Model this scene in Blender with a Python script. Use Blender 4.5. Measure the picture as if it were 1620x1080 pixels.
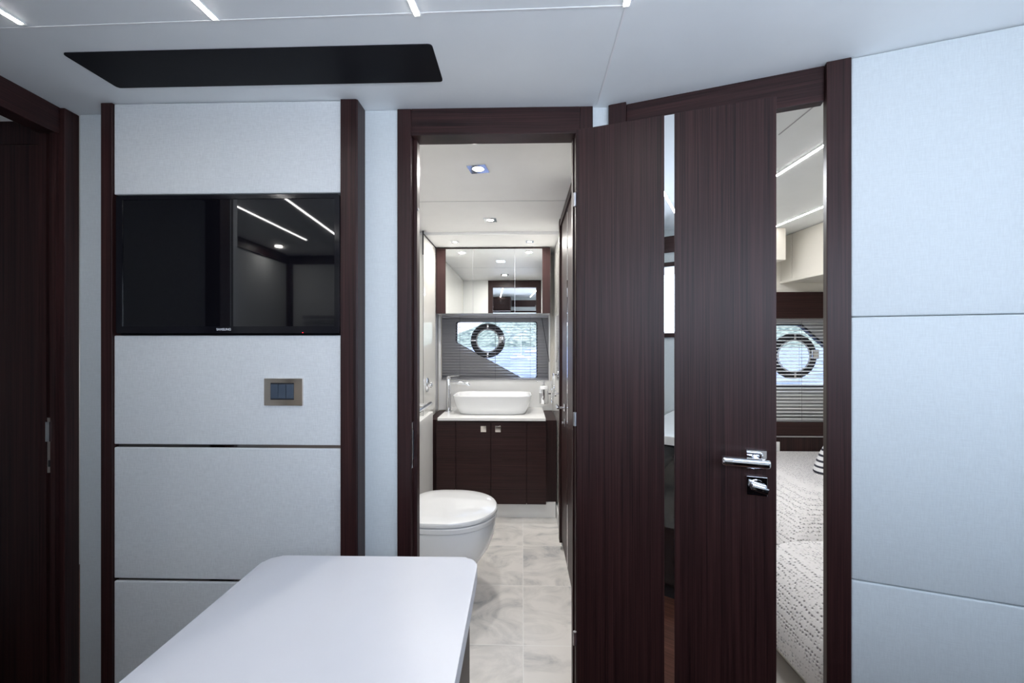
import bpy, bmesh, math, random
from mathutils import Vector, Matrix
random.seed(7)
PI = math.pi
scene = bpy.context.scene
for o in list(bpy.data.objects): bpy.data.objects.remove(o)

# ------------------------------------------------------------------ camera
F, CZ, HY, CX = 640.0, 1.30, 545.0, 810.0         # focal in px, eye height, horizon row, centre column
TH = math.atan(16/640)                            # camera turned a little left of the passage axis
cam = bpy.data.cameras.new('camera'); camo = bpy.data.objects.new('camera', cam)
scene.collection.objects.link(camo); scene.camera = camo
camo.location = (0, 0, CZ); camo.rotation_euler = (PI/2, 0, TH)
cam.sensor_width = 36; cam.lens = F/1620*36; cam.shift_y = 5/1620
cam.clip_start = .02; cam.clip_end = 2000
# ------------------------------------------------------------------ world, sun, big lights, exposure
scene.view_settings.view_transform = 'Standard'; scene.view_settings.look = 'None'
scene.view_settings.gamma = 1; scene.view_settings.use_curve_mapping = False
scene.view_settings.exposure = 0.0
w = bpy.data.worlds.new('world'); scene.world = w; w.use_nodes = True
nt = w.node_tree; bg = nt.nodes['Background']
tc = nt.nodes.new('ShaderNodeTexCoord'); sx = nt.nodes.new('ShaderNodeSeparateXYZ')
rmp = nt.nodes.new('ShaderNodeValToRGB')
nt.links.new(tc.outputs['Generated'], sx.inputs[0]); nt.links.new(sx.outputs['Z'], rmp.inputs[0])
rmp.color_ramp.elements[0].position = 0.0; rmp.color_ramp.elements[0].color = (.93, .95, 1, 1)
rmp.color_ramp.elements[1].position = 0.7; rmp.color_ramp.elements[1].color = (.55, .75, 1, 1)
nt.links.new(rmp.outputs[0], bg.inputs['Color']); bg.inputs['Strength'].default_value = 2.6

def light(name, kind, loc, rot, energy, color, **kw):
    l = bpy.data.lights.new(name, kind); l.energy = energy; l.color = color
    for k, v in kw.items(): setattr(l, k, v)
    o = bpy.data.objects.new(name, l); scene.collection.objects.link(o)
    o.location = loc; o.rotation_euler = rot
    return o
light('sun', 'SUN', (0, -5, 20), (math.radians(38), 0, math.radians(-25)), 5.0, (1, .95, .86), angle=.01)
# daylight coming down through the saloon window behind the camera
light('saloon_daylight', 'AREA', (.40, -.50, 1.60), (PI/2+math.radians(8), 0, 0), 21, (.84, .91, 1.0), shape='RECTANGLE', size=2.2, size_y=.42)
light('side_window_daylight', 'AREA', (2.32, .12, 1.25), (PI/2, 0, PI/2), 13, (.70, .85, 1.0), shape='RECTANGLE', size=.85, size_y=.80)
# added bedroom fill light, no hatch there, hidden behind the open door leaf
light('bedroom_fill', 'AREA', (1.0, 2.25, 2.09), (0, 0, 0), 19, (.93, .96, 1.0), shape='SQUARE', size=.5)

light('port_cabin_fill', 'AREA', (-2.3, 1.9, 1.5), (math.radians(60), 0, math.radians(-60)), 5, (.9, .95, 1.0), shape='SQUARE', size=.5)  # added fill light inside the port cabin, no window behind it
# ------------------------------------------------------------------ frames and pixel helpers
RT = Vector((math.cos(TH), math.sin(TH), 0)); FW = Vector((-math.sin(TH), math.cos(TH), 0))
def C(xc, d): return RT*xc + FW*d                 # camera-side floor coordinates -> world
def ray(px, py): return FW + RT*((px-CX)/F) + Vector((0, 0, (HY-py)/F))
def hitz(px, py, z):
    d = ray(px, py); t = (z-CZ)/d.z; p = d*t; return Vector((p.x, p.y, z))
class Fr:                                         # vertical reference frame: u along, v behind, z up
    def __init__(s, o, a): s.o = Vector((o[0], o[1], 0)); s.a = a; s.u = Vector((math.cos(a), math.sin(a), 0)); s.v = Vector((-math.sin(a), math.cos(a), 0))
    def pt(s, u, v, z): return s.o + s.u*u + s.v*v + Vector((0, 0, z))
    def hit(s, px, py, v=0):
        d = ray(px, py); t = (v + s.o.dot(s.v))/d.dot(s.v); p = d*t - s.o
        return p.dot(s.u), p.z + CZ
    def loc(s, p): q = Vector(p)-s.o; return q.dot(s.u), q.dot(s.v)
W = Fr((0, 0), 0)
def fr2(p, q): d = q-p; return Fr((p.x, p.y), math.atan2(d.y, d.x))
FRW = fr2(C(.373, 1.327), C(1.268, 1.002))        # bedroom doorway / right wall plane
FD = fr2(C(.210, 1.318), C(.7446, 1.140))         # open door leaf
FL = fr2(C(-1.505, 1.362), C(-1.505-.039*.1, 1.462)) # left wall: u away from camera, v outward
FL = Fr((C(-1.512, 1.362)).to_tuple()[:2], PI/2+TH+.039)

# ------------------------------------------------------------------ mesh builder
WO = {}
class MB:
    def __init__(s, fr=W): s.bm = bmesh.new(); s.f = fr
    def _v(s, p): return s.bm.verts.new(s.f.pt(*p))
    def box(s, u0, u1, v0, v1, z0, z1, bev=0, seg=2):
        vs = [s._v((u, v, z)) for u in (u0, u1) for v in (v0, v1) for z in (z0, z1)]
        idx = [(0,1,3,2),(4,6,7,5),(0,4,5,1),(2,3,7,6),(0,2,6,4),(1,5,7,3)]
        fs = [s.bm.faces.new([vs[i] for i in f]) for f in idx]
        if bev:
            es = list({e for f in fs for e in f.edges})
            bmesh.ops.bevel(s.bm, geom=es, offset=bev, segments=seg, affect='EDGES', profile=.5)
        return s
    def prism(s, poly, v0, v1, axis='v', bev=0, seg=3):
        """poly in (u,z) extruded over v, or (axis='z') poly in (u,v) extruded over z"""
        if axis == 'v': A = [s._v((u, v0, z)) for u, z in poly]; B = [s._v((u, v1, z)) for u, z in poly]
        else: A = [s._v((u, v, v0)) for u, v in poly]; B = [s._v((u, v, v1)) for u, v in poly]
        fa = s.bm.faces.new(A); fb = s.bm.faces.new(list(reversed(B))); n = len(A)
        for i in range(n): s.bm.faces.new((A[(i+1) % n], A[i], B[i], B[(i+1) % n]))
        if bev:
            es = [e for e in list(fa.edges)+list(fb.edges)]
            bmesh.ops.bevel(s.bm, geom=es, offset=bev, segments=seg, affect='EDGES', profile=.5)
        return s
    def plate(s, outer, holes, v0, v1):
        """wall slab in the (u,z) plane with holes"""
        loops = [outer]+holes; es = []; edges2 = []
        for L in loops:
            a = [s._v((u, v0, z)) for u, z in L]
            for i in range(len(a)): es.append(s.bm.edges.new((a[i], a[(i+1) % len(a)])))
        r = bmesh.ops.triangle_fill(s.bm, use_beauty=True, use_dissolve=False, edges=es)
        fs = [g for g in r['geom'] if isinstance(g, bmesh.types.BMFace)]
        e = bmesh.ops.extrude_face_region(s.bm, geom=fs)
        vs = [g for g in e['geom'] if isinstance(g, bmesh.types.BMVert)]
        bmesh.ops.translate(s.bm, verts=vs, vec=s.f.v*(v1-v0))
        return s
    def loft(s, rings, cap0=True, cap1=True, closed=False):
        R = [[s._v(p) for p in r] for r in rings]; n = len(R[0])
        for a, b in zip(R, R[1:]):
            for i in range(n): s.bm.faces.new((a[i], a[(i+1) % n], b[(i+1) % n], b[i]))
        if closed:
            a, b = R[-1], R[0]
            for i in range(n): s.bm.faces.new((a[i], a[(i+1) % n], b[(i+1) % n], b[i]))
        else:
            if cap0: s.bm.faces.new(list(reversed(R[0])))
            if cap1: s.bm.faces.new(R[-1])
        return s
    def tube(s, pts, r, n=12, caps=True):
        pts = [Vector(p) for p in pts]; rings = []; up = None
        for i, p in enumerate(pts):
            t = (pts[min(i+1, len(pts)-1)]-pts[max(i-1, 0)]).normalized()
            if up is None: up = t.orthogonal().normalized()
            up = (up - t*up.dot(t)).normalized(); w_ = t.cross(up)
            rr = r[i] if isinstance(r, (list, tuple)) else r
            rings.append([tuple(p + up*rr*math.cos(2*PI*k/n) + w_*rr*math.sin(2*PI*k/n)) for k in range(n)])
        return s.loft(rings, caps, caps)
    def lathe(s, c, prof, axis='z', n=32):
        """prof: (r, h) along axis from c"""
        rings = []
        for r, h in prof:
            ring = []
            for k in range(n):
                a = 2*PI*k/n; x, y = r*math.cos(a), r*math.sin(a)
                if axis == 'z': ring.append((c[0]+x, c[1]+y, c[2]+h))
                elif axis == 'v': ring.append((c[0]+x, c[1]+h, c[2]+y))
                else: ring.append((c[0]+h, c[1]+x, c[2]+y))
            rings.append(ring)
        return s.loft(rings)
    def build(s, name, mat, parent=None, smooth=False, keep=False):
        bm = s.bm; bmesh.ops.recalc_face_normals(bm, faces=bm.faces)
        xs = [v.co for v in bm.verts]
        mn = Vector((min(c.x for c in xs), min(c.y for c in xs), min(c.z for c in xs)))
        mx = Vector((max(c.x for c in xs), max(c.y for c in xs), max(c.z for c in xs)))
        org = Vector(((mn.x+mx.x)/2, (mn.y+mx.y)/2, mn.z)) if not keep else Vector((0, 0, 0))
        bmesh.ops.translate(bm, verts=bm.verts, vec=-org)
        me = bpy.data.meshes.new(name); bm.to_mesh(me); bm.free()
        me.materials.append(mat)
        if smooth:
            me.polygons.foreach_set('use_smooth', [True]*len(me.polygons))
            me.update()
            try: me.set_sharp_from_angle(angle=math.radians(38))
            except Exception: pass
        o = bpy.data.objects.new(name, me); scene.collection.objects.link(o)
        WO[o.name] = org
        if parent is not None: o.parent = parent; o.location = org - WO[parent.name]
        else: o.location = org
        return o
def tag(o, label=None, cat=None, group=None, kind=None):
    if label: o['label'] = label
    if cat: o['category'] = cat
    if group: o['group'] = group
    if kind: o['kind'] = kind
    return o
def empty(name, p, label=None, cat=None, group=None, kind=None):
    o = bpy.data.objects.new(name, None); scene.collection.objects.link(o)
    o.empty_display_size = .05
    o.location = p; WO[o.name] = Vector(p); return tag(o, label, cat, group, kind)
def struct(o): o['kind'] = 'structure'; return o
def copy_tree(o, loc=None, parent=None):
    c = o.copy(); scene.collection.objects.link(c)
    if parent is not None: c.parent = parent
    if loc is not None: c.location = loc; WO[c.name] = Vector(loc)
    for ch in [k for k in bpy.data.objects if k.parent == o]: copy_tree(ch, None, c)
    return c

# ------------------------------------------------------------------ materials
def newmat(name):
    m = bpy.data.materials.new(name); m.use_nodes = True
    return m, m.node_tree, m.node_tree.nodes['Principled BSDF']
def P(name, col, rough=.5, metal=0, spec=.5, ior=1.5, emit=0, ecol=None, coat=0, bump=None):
    m, t, b = newmat(name)
    b.inputs['Base Color'].default_value = (*col, 1); b.inputs['Roughness'].default_value = rough
    b.inputs['Metallic'].default_value = metal; b.inputs['Specular IOR Level'].default_value = spec
    b.inputs['IOR'].default_value = ior; b.inputs['Coat Weight'].default_value = coat; b.inputs['Coat Roughness'].default_value = .05
    # gentle procedural variation on every surface
    n = t.nodes.new('ShaderNodeTexNoise'); n.inputs['Scale'].default_value = 9; n.inputs['Detail'].default_value = 3
    g = t.nodes.new('ShaderNodeNewGeometry'); t.links.new(g.outputs['Position'], n.inputs['Vector'])
    mx = t.nodes.new('ShaderNodeMix'); mx.data_type = 'RGBA'
    mx.inputs['A'].default_value = (*[c*.97 for c in col], 1); mx.inputs['B'].default_value = (*[min(1, c*1.03) for c in col], 1)
    t.links.new(n.outputs[0], mx.inputs['Factor']); t.links.new(mx.outputs['Result'], b.inputs['Base Color'])
    if emit:
        b.inputs['Emission Color'].default_value = (*(ecol or col), 1); b.inputs['Emission Strength'].default_value = emit
    if bump:
        n2 = t.nodes.new('ShaderNodeTexNoise'); n2.inputs['Scale'].default_value = bump[0]; bp = t.nodes.new('ShaderNodeBump')
        t.links.new(g.outputs['Position'], n2.inputs['Vector'])
        bp.inputs['Strength'].default_value = bump[1]; bp.inputs['Distance'].default_value = .002
        t.links.new(n2.outputs[0], bp.inputs['Height']); t.links.new(bp.outputs[0], b.inputs['Normal'])
    return m
def stretched(t, sc, scale, detail=4, rough=.6):
    g = t.nodes.new('ShaderNodeNewGeometry'); mp = t.nodes.new('ShaderNodeMapping'); mp.inputs['Scale'].default_value = sc
    n = t.nodes.new('ShaderNodeTexNoise'); n.inputs['Scale'].default_value = scale; n.inputs['Detail'].default_value = detail; n.inputs['Roughness'].default_value = rough
    t.links.new(g.outputs['Position'], mp.inputs[0]); t.links.new(mp.outputs[0], n.inputs['Vector'])
    return n
def wood(name, sc, dark=(.0060, .0016, .0022), lite=(.054, .020, .0185), rough=.43, coat=.0):
    m, t, b = newmat(name)
    n1 = stretched(t, sc, 1.0, 5, .65); n2 = stretched(t, tuple(x*.18 for x in sc), 1.0, 2)
    r = t.nodes.new('ShaderNodeValToRGB'); e = r.color_ramp.elements
    e[0].position = .36; e[0].color = (*dark, 1); e[1].position = .68; e[1].color = (*lite, 1)
    ad = t.nodes.new('ShaderNodeMath'); ad.operation = 'MULTIPLY_ADD'; ad.inputs[1].default_value = .75
    m2 = t.nodes.new('ShaderNodeMath'); m2.operation = 'MULTIPLY'; m2.inputs[1].default_value = .25
    t.links.new(n2.outputs[0], m2.inputs[0]); t.links.new(n1.outputs[0], ad.inputs[0]); t.links.new(m2.outputs[0], ad.inputs[2])
    t.links.new(ad.outputs[0], r.inputs[0]); t.links.new(r.outputs[0], b.inputs['Base Color'])
    b.inputs['Roughness'].default_value = rough; b.inputs['Specular IOR Level'].default_value = .32
    bp = t.nodes.new('ShaderNodeBump'); bp.inputs['Strength'].default_value = .10; bp.inputs['Distance'].default_value = .0005
    t.links.new(n1.outputs[0], bp.inputs['Height']); t.links.new(bp.outputs[0], b.inputs['Normal'])
    return m
def fabric(name, col, amt=.06, rough=.75, bump=.25):
    m, t, b = newmat(name)
    a = stretched(t, (45, 45, 650), 1, 2, .5); c = stretched(t, (420, 420, 45), 1, 2, .5)
    ad = t.nodes.new('ShaderNodeMath'); ad.operation = 'ADD'
    t.links.new(a.outputs[0], ad.inputs[0]); t.links.new(c.outputs[0], ad.inputs[1])
    mr = t.nodes.new('ShaderNodeMapRange'); mr.inputs[1].default_value = .7; mr.inputs[2].default_value = 1.3
    t.links.new(ad.outputs[0], mr.inputs[0])
    mx = t.nodes.new('ShaderNodeMix'); mx.data_type = 'RGBA'
    mx.inputs['A'].default_value = (*[x*(1-amt*1.6) for x in col], 1); mx.inputs['B'].default_value = (*[min(1, x*(1+amt)) for x in col], 1)
    t.links.new(mr.outputs[0], mx.inputs['Factor']); t.links.new(mx.outputs['Result'], b.inputs['Base Color'])
    b.inputs['Roughness'].default_value = rough; b.inputs['Specular IOR Level'].default_value = .3
    bp = t.nodes.new('ShaderNodeBump'); bp.inputs['Strength'].default_value = bump; bp.inputs['Distance'].default_value = .0006
    t.links.new(mr.outputs[0], bp.inputs['Height']); t.links.new(bp.outputs[0], b.inputs['Normal'])
    return m
def glass(name, tint=(1, 1, 1), refl=.5):
    m, t, b = newmat(name); t.nodes.remove(b)
    out = t.nodes['Material Output']; tr = t.nodes.new('ShaderNodeBsdfTransparent'); gl = t.nodes.new('ShaderNodeBsdfGlossy'); fs = t.nodes.new('ShaderNodeFresnel')
    tr.inputs[0].default_value = (*tint, 1); gl.inputs['Roughness'].default_value = .01; fs.inputs[0].default_value = 1.35
    mx = t.nodes.new('ShaderNodeMixShader'); t.links.new(fs.outputs[0], mx.inputs[0]); t.links.new(tr.outputs[0], mx.inputs[1]); t.links.new(gl.outputs[0], mx.inputs[2])
    t.links.new(mx.outputs[0], out.inputs[0]); return m
def marble():
    m, t, b = newmat('marble_tile')
    g = t.nodes.new('ShaderNodeNewGeometry'); sp = t.nodes.new('ShaderNodeSeparateXYZ'); t.links.new(g.outputs['Position'], sp.inputs[0])
    T = .434
    def M(op, a, b_=None):
        n = t.nodes.new('ShaderNodeMath'); n.operation = op
        for i, v in enumerate((a, b_)):
            if v is None: continue
            if isinstance(v, (int, float)): n.inputs[i].default_value = v
            else: t.links.new(v, n.inputs[i])
        return n.outputs[0]
    def grid(sock, off):
        q = M('DIVIDE', M('SUBTRACT', sock, off), T); fl = M('FLOOR', q); fr = M('SUBTRACT', q, fl)
        d = M('MINIMUM', fr, M('SUBTRACT', 1, fr)); return fl, M('LESS_THAN', d, .0032)
    fx, gx = grid(sp.outputs[0], .005); fy, gy = grid(sp.outputs[1], GY0)
    gr = M('MAXIMUM', gx, gy)
    cv = t.nodes.new('ShaderNodeCombineXYZ'); t.links.new(M('MULTIPLY', fx, 3.7), cv.inputs[0]); t.links.new(M('MULTIPLY', fy, 5.3), cv.inputs[1])
    va = t.nodes.new('ShaderNodeVectorMath'); va.operation = 'ADD'; t.links.new(g.outputs['Position'], va.inputs[0]); t.links.new(cv.outputs[0], va.inputs[1])
    mp = t.nodes.new('ShaderNodeMapping'); mp.inputs['Scale'].default_value = (1.3, 2.0, 1); mp.inputs['Rotation'].default_value = (0, 0, .9)
    t.links.new(va.outputs[0], mp.inputs[0])
    n = t.nodes.new('ShaderNodeTexNoise'); n.inputs['Scale'].default_value = 3.2; n.inputs['Detail'].default_value = 8; n.inputs['Roughness'].default_value = .62; n.inputs['Distortion'].default_value = 1.1
    t.links.new(mp.outputs[0], n.inputs['Vector'])
    r = t.nodes.new('ShaderNodeValToRGB'); e = r.color_ramp.elements
    e[0].position = .30; e[0].color = (.48, .48, .49, 1); e[1].position = .56; e[1].color = (.82, .79, .76, 1)
    e.new(.43).color = (.70, .68, .655, 1)
    t.links.new(n.outputs[0], r.inputs[0])
    mx = t.nodes.new('ShaderNodeMix'); mx.data_type = 'RGBA'; mx.inputs['B'].default_value = (.90, .89, .87, 1)
    t.links.new(r.outputs[0], mx.inputs['A']); t.links.new(gr, mx.inputs['Factor']); t.links.new(mx.outputs['Result'], b.inputs['Base Color'])
    b.inputs['Roughness'].default_value = .22
    return m
def quilt():
    m, t, b = newmat('quilted_cotton')
    g = t.nodes.new('ShaderNodeNewGeometry'); v = t.nodes.new('ShaderNodeTexVoronoi'); v.inputs['Scale'].default_value = 74
    v.inputs['Randomness'].default_value = .42
    t.links.new(g.outputs['Position'], v.inputs['Vector'])
    r = t.nodes.new('ShaderNodeValToRGB'); e = r.color_ramp.elements
    e[0].position = .10; e[0].color = (.22, .20, .23, 1); e[1].position = .27; e[1].color = (.74, .71, .70, 1)
    t.links.new(v.outputs['Distance'], r.inputs[0]); t.links.new(r.outputs[0], b.inputs['Base Color'])
    b.inputs['Roughness'].default_value = .9
    bp = t.nodes.new('ShaderNodeBump'); bp.inputs['Strength'].default_value = .7; bp.inputs['Distance'].default_value = .012
    mr = t.nodes.new('ShaderNodeMapRange'); mr.inputs[2].default_value = .45
    t.links.new(v.outputs['Distance'], mr.inputs[0]); t.links.new(mr.outputs[0], bp.inputs['Height']); t.links.new(bp.outputs[0], b.inputs['Normal'])
    return m
def stripes():
    m, t, b = newmat('striped_cotton')
    tc_ = t.nodes.new('ShaderNodeTexCoord'); sp = t.nodes.new('ShaderNodeSeparateXYZ'); t.links.new(tc_.outputs['Object'], sp.inputs[0])
    mu = t.nodes.new('ShaderNodeMath'); mu.operation = 'MULTIPLY'; mu.inputs[1].default_value = 31; t.links.new(sp.outputs[2], mu.inputs[0])
    fr = t.nodes.new('ShaderNodeMath'); fr.operation = 'FRACT'; t.links.new(mu.outputs[0], fr.inputs[0])
    lt = t.nodes.new('ShaderNodeMath'); lt.operation = 'LESS_THAN'; lt.inputs[1].default_value = .36; t.links.new(fr.outputs[0], lt.inputs[0])
    mx = t.nodes.new('ShaderNodeMix'); mx.data_type = 'RGBA'; mx.inputs['A'].default_value = (.75, .74, .74, 1); mx.inputs['B'].default_value = (.02, .02, .035, 1)
    t.links.new(lt.outputs[0], mx.inputs['Factor']); t.links.new(mx.outputs['Result'], b.inputs['Base Color']); b.inputs['Roughness'].default_value = .7
    return m
def foliage():
    m, t, b = newmat('shore_green'); n = t.nodes.new('ShaderNodeTexNoise'); n.inputs['Scale'].default_value = .35; n.inputs['Detail'].default_value = 8
    g = t.nodes.new('ShaderNodeNewGeometry'); t.links.new(g.outputs['Position'], n.inputs['Vector'])
    r = t.nodes.new('ShaderNodeValToRGB'); e = r.color_ramp.elements; e[0].position = .38; e[0].color = (.07, .10, .09, 1); e[1].position = .62; e[1].color = (.34, .38, .30, 1)
    t.links.new(n.outputs[0], r.inputs[0]); t.links.new(r.outputs[0], b.inputs['Base Color']); b.inputs['Roughness'].default_value = .9
    return m
def water():
    m, t, b = newmat('harbour_water'); b.inputs['Base Color'].default_value = (.16, .26, .42, 1); b.inputs['Roughness'].default_value = .12; b.inputs['IOR'].default_value = 1.33
    n = stretched(t, (.5, 2.2, 1), 1.6, 5, .6); bp = t.nodes.new('ShaderNodeBump'); bp.inputs['Strength'].default_value = .9; bp.inputs['Distance'].default_value = .25
    t.links.new(n.outputs[0], bp.inputs['Height']); t.links.new(bp.outputs[0], b.inputs['Normal'])
    r = t.nodes.new('ShaderNodeValToRGB'); e = r.color_ramp.elements; e[0].position = .42; e[0].color = (.06, .11, .30, 1); e[1].position = .60; e[1].color = (.50, .55, .78, 1)
    t.links.new(n.outputs[0], r.inputs[0]); t.links.new(r.outputs[0], b.inputs['Base Color'])
    return m
GY0 = hitz(828, 926, 0).y
WV = wood('wenge_upright', (330, 330, 2.4)); WH = wood('wenge_level', (3.2, 3.2, 330))
WVD = wood('wenge_coarse_grain', (120, 120, 1.3), rough=.42)  # same wenge colours with a coarser grain
WFL = wood('walnut_plank', (3, 60, 60), dark=(.06, .022, .016), lite=(.20, .085, .06), rough=.3)
FAB = fabric('linen_panel', (.70, .725, .73)); FABW = fabric('pale_linen', (.655, .705, .72), amt=.035, bump=.15)
WALLW = P('satin_white', (.84, .85, .84), .45); CEIL = P('ceiling_white', (.87, .895, .90), .5, bump=(300, .04))
CREAM = P('cream_lining', (.78, .745, .67), .45); GLOSSW = P('gloss_cream_panel', (.68, .675, .645), .04, spec=.6, coat=.4)
BCEIL = P('bath_ceiling', (.90, .90, .90), .55)
SOL = P('white_solid_surface', (.86, .86, .85), .22, coat=.2); TAB = P('table_lacquer', (.69, .70, .745), .33)
CHR = P('polished_chrome', (.82, .83, .86), .07, metal=1); BRZ = P('polished_nickel', (.82, .75, .69), .10, metal=1)
MIR = P('mirror', (.90, .92, .92), .005, metal=1); SATM = P('satin_steel', (.55, .55, .58), .3, metal=1)
BLK = P('black_glass', (.004, .004, .006), .03, ior=1.75); BLKM = P('matt_black', (.006, .006, .009), .6, spec=.2)
TVB = P('gloss_black_bezel', (.006, .006, .009), .12); POR = P('porcelain', (.84, .85, .86), .08, coat=.5)
SEAM = P('panel_seam', (.42, .43, .45), .7); SEAML = P('light_seam', (.88, .88, .88), .5)
GREY = P('slate_switch', (.055, .075, .105), .4); SLAT = P('silver_slat', (.40, .40, .43), .35, metal=.35)
DKG = P('dark_rubber', (.02, .02, .025), .5); CORD = P('cord_grey', (.18, .18, .20), .8)
LED = P('led_diffuser', (1, 1, 1), .5, emit=34, ecol=(1, .97, .95)); LAMP = P('lamp_lens', (1, 1, 1), .4, emit=26, ecol=(1, .95, .86))
RED = P('standby_lamp', (.6, .01, .02), .4, emit=3, ecol=(1, .03, .05)); LOGO = P('logo_white', (.75, .75, .78), .5)
GL = glass('window_glass', (.93, .95, 1)); MARB = marble(); QUI = quilt(); STR = stripes(); FOL = foliage(); WAT = water()
CARP = P('grey_sole', (.36, .33, .30), .6); HUL = P('boat_gelcoat', (.9, .9, .9), .3); GRN = P('green_cloth', (.03, .18, .13), .8)
SOFA = P('white_leather', (.66, .62, .57), .5)

CH = 2.098                                        # cabin headroom
# ------------------------------------------------------------------ floor and ceiling
struct(MB().box(-2.7, 2.4, -1.15, 1.30, -.06, 0).build('floor', WFL))
struct(MB().box(-.76, .31, 1.30, 3.68, -.06, 0).build('floor', MARB))
struct(MB().box(.31, 3.2, 1.30, 3.68, -.06, 0).build('floor', CARP))
struct(MB().box(-2.7, -.76, 1.30, 3.68, -.06, 0).build('floor', WFL))
struct(MB().box(-2.7, 3.2, -1.15, 1.45, CH, CH+.06).build('ceiling', CEIL))
struct(MB().box(-2.7, -.76, 1.45, 3.68, CH, CH+.06).build('ceiling', CEIL))
struct(MB().box(.31, 3.2, 1.45, 3.68, CH, CH+.06).build('ceiling', CEIL))
b = MB().box(-.76, .31, 1.45, 2.86, CH, CH+.06); b.box(-.76, .31, 2.86, 3.68, 2.078, CH+.06)
struct(b.build('ceiling', BCEIL))
# seams between headliner panels
def seam(p0, p1, z, wd, mat, name='trim_1'):
    a, c = hitz(*p0, z), hitz(*p1, z); d = (c-a); f = Fr((a.x, a.y), math.atan2(d.y, d.x))
    return struct(MB(f).box(0, d.length, -wd/2, wd/2, z-.0012, z+.002).build(name, mat))
seam((-60, 47), (988, 9), CH, .004, SEAML, 'trim_1')
seam((991, 9), (945, 166), CH, .005, SEAML, 'trim_2')
seam((1232, 213), (1290, 166), CH, .005, SEAM, 'trim_3')
y1 = hitz(780, 318, CH).y; struct(MB().box(-.735, .262, y1-.0015, y1+.0015, CH-.001, CH+.001).build('trim_4', SEAM))
# flush black inset in the headliner
q = [hitz(x, y, CH) for x, y in ((97, 83), (683, 69), (701, 128), (187, 138))]
def roundpoly(pts, r, n=6):
    out = []; m = len(pts)
    for i in range(m):
        p = Vector(pts[i]); a = (Vector(pts[i-1])-p); c = (Vector(pts[(i+1) % m])-p)
        a.normalize(); c.normalize(); ang = a.angle(c); d = r/math.tan(ang/2)
        p0, p2 = p+a*d, p+c*d
        for k in range(n+1):
            s_ = k/n; out.append(tuple(p0*(1-s_)**2 + p*2*s_*(1-s_) + p2*s_**2))
    return out
tag(MB().prism(roundpoly([(v.x, v.y) for v in q], .012), CH-.003, CH+.01, 'z').build('ceiling_panel', BLKM),
    'long black inset panel in the white ceiling above the television', 'ceiling panel')

# ------------------------------------------------------------------ linear lights
def led(p_end, vpx, length, label, group, back=0, z=CH):
    e = hitz(*p_end, z); t_ = (FW + RT*((vpx-CX)/F)).normalized()
    s_ = e - t_*length; d = e-s_; f = Fr((s_.x, s_.y), math.atan2(d.y, d.x))
    o = empty('linear_ceiling_light', (s_+e)/2, label, 'ceiling light', group)
    MB(f).box(0, d.length, -.0085, .0085, z-.003, z+.01).build('frame', WALLW, o)
    MB(f).box(.006, d.length-.006, -.0055, .0055, z-.0045, z-.0031).build('diffuser', LED, o)
    return o
G1 = 'linear lights in the saloon ceiling'
led((38, 38.5), 880, 1.30, 'thin linear ceiling light in the top left corner of the photo', G1)
led((343, 31.5), 880, 1.30, 'thin linear ceiling light ending above the television near the black inset', G1)
led((661, 25), 880, 1.30, 'thin linear ceiling light above the left edge of the bathroom doorway', G1)
led((990, 10), 880, 1.28, 'short lit end of ceiling light above the open dark door', G1)
e5 = W.loc((-1.64, .45, 0))
o = empty('linear_ceiling_light', (-1.64, 0, CH), 'thin ceiling light seen reflected across the television screen', 'ceiling light', G1)
MB().box(-1.6485, -1.6315, -.45, .50, CH-.003, CH+.01).build('frame', WALLW, o); MB().box(-1.6455, -1.6345, -.444, .494, CH-.0045, CH-.0031).build('diffuser', LED, o)
def led2(p0, p1, ext, label):
    a, c = hitz(*p0, CH), hitz(*p1, CH); d = (a-c).normalized(); a = a+d*ext[0]; c = c-d*ext[1]; v = c-a
    f = Fr((a.x, a.y), math.atan2(v.y, v.x)); L = v.length
    o = empty('linear_ceiling_light', (a+c)/2, label, 'ceiling light', 'linear lights in the bedroom ceiling')
    MB(f).box(0, L, -.009, .009, CH-.003, CH+.01).build('frame', WALLW, o)
    MB(f).box(.006, L-.006, -.006, .006, CH-.0045, CH-.0031).build('diffuser', LED, o)
led2((1228, 277), (1305, 228), (.9, .25), 'upper of two diagonal light strips seen through the bedroom door gap')
led2((1228, 357), (1305, 325), (.25, .9), 'lower of two diagonal light strips seen through the bedroom door gap')

# ------------------------------------------------------------------ front wall: bathroom doorway bulkhead at y = YW
YW = 1.37
def X(px, y=YW): return W.hit(px, 500, y)[0]
def Z(px, py, y=YW): return W.hit(px, py, y)[1]
xl, xr = X(630), X(937)
ol, orr = X(652), X(910)                          # opening edges
ztop = Z(780, 215)
sL = X(135)
# wall pieces
struct(MB().plate([(-1.53, 0), (-.4257, 0), (-.4257, CH), (-1.53, CH)], [], YW, YW+.040).build('wall_front', WALLW))
pr = FRW.pt(-.02, .0, 0)
struct(MB().box(xr, X(968), YW, YW+.042, 0, CH).build('wall_front', FABW))
struct(MB().box(X(577)-.004, X(630), YW-.006, YW+.001, 0, CH-.001, .002).build('trim_5', FABW))
struct(MB().box(X(129), X(165), YW-.006, YW+.001, 0, CH-.001, .002).build('trim_6', FABW))
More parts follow.
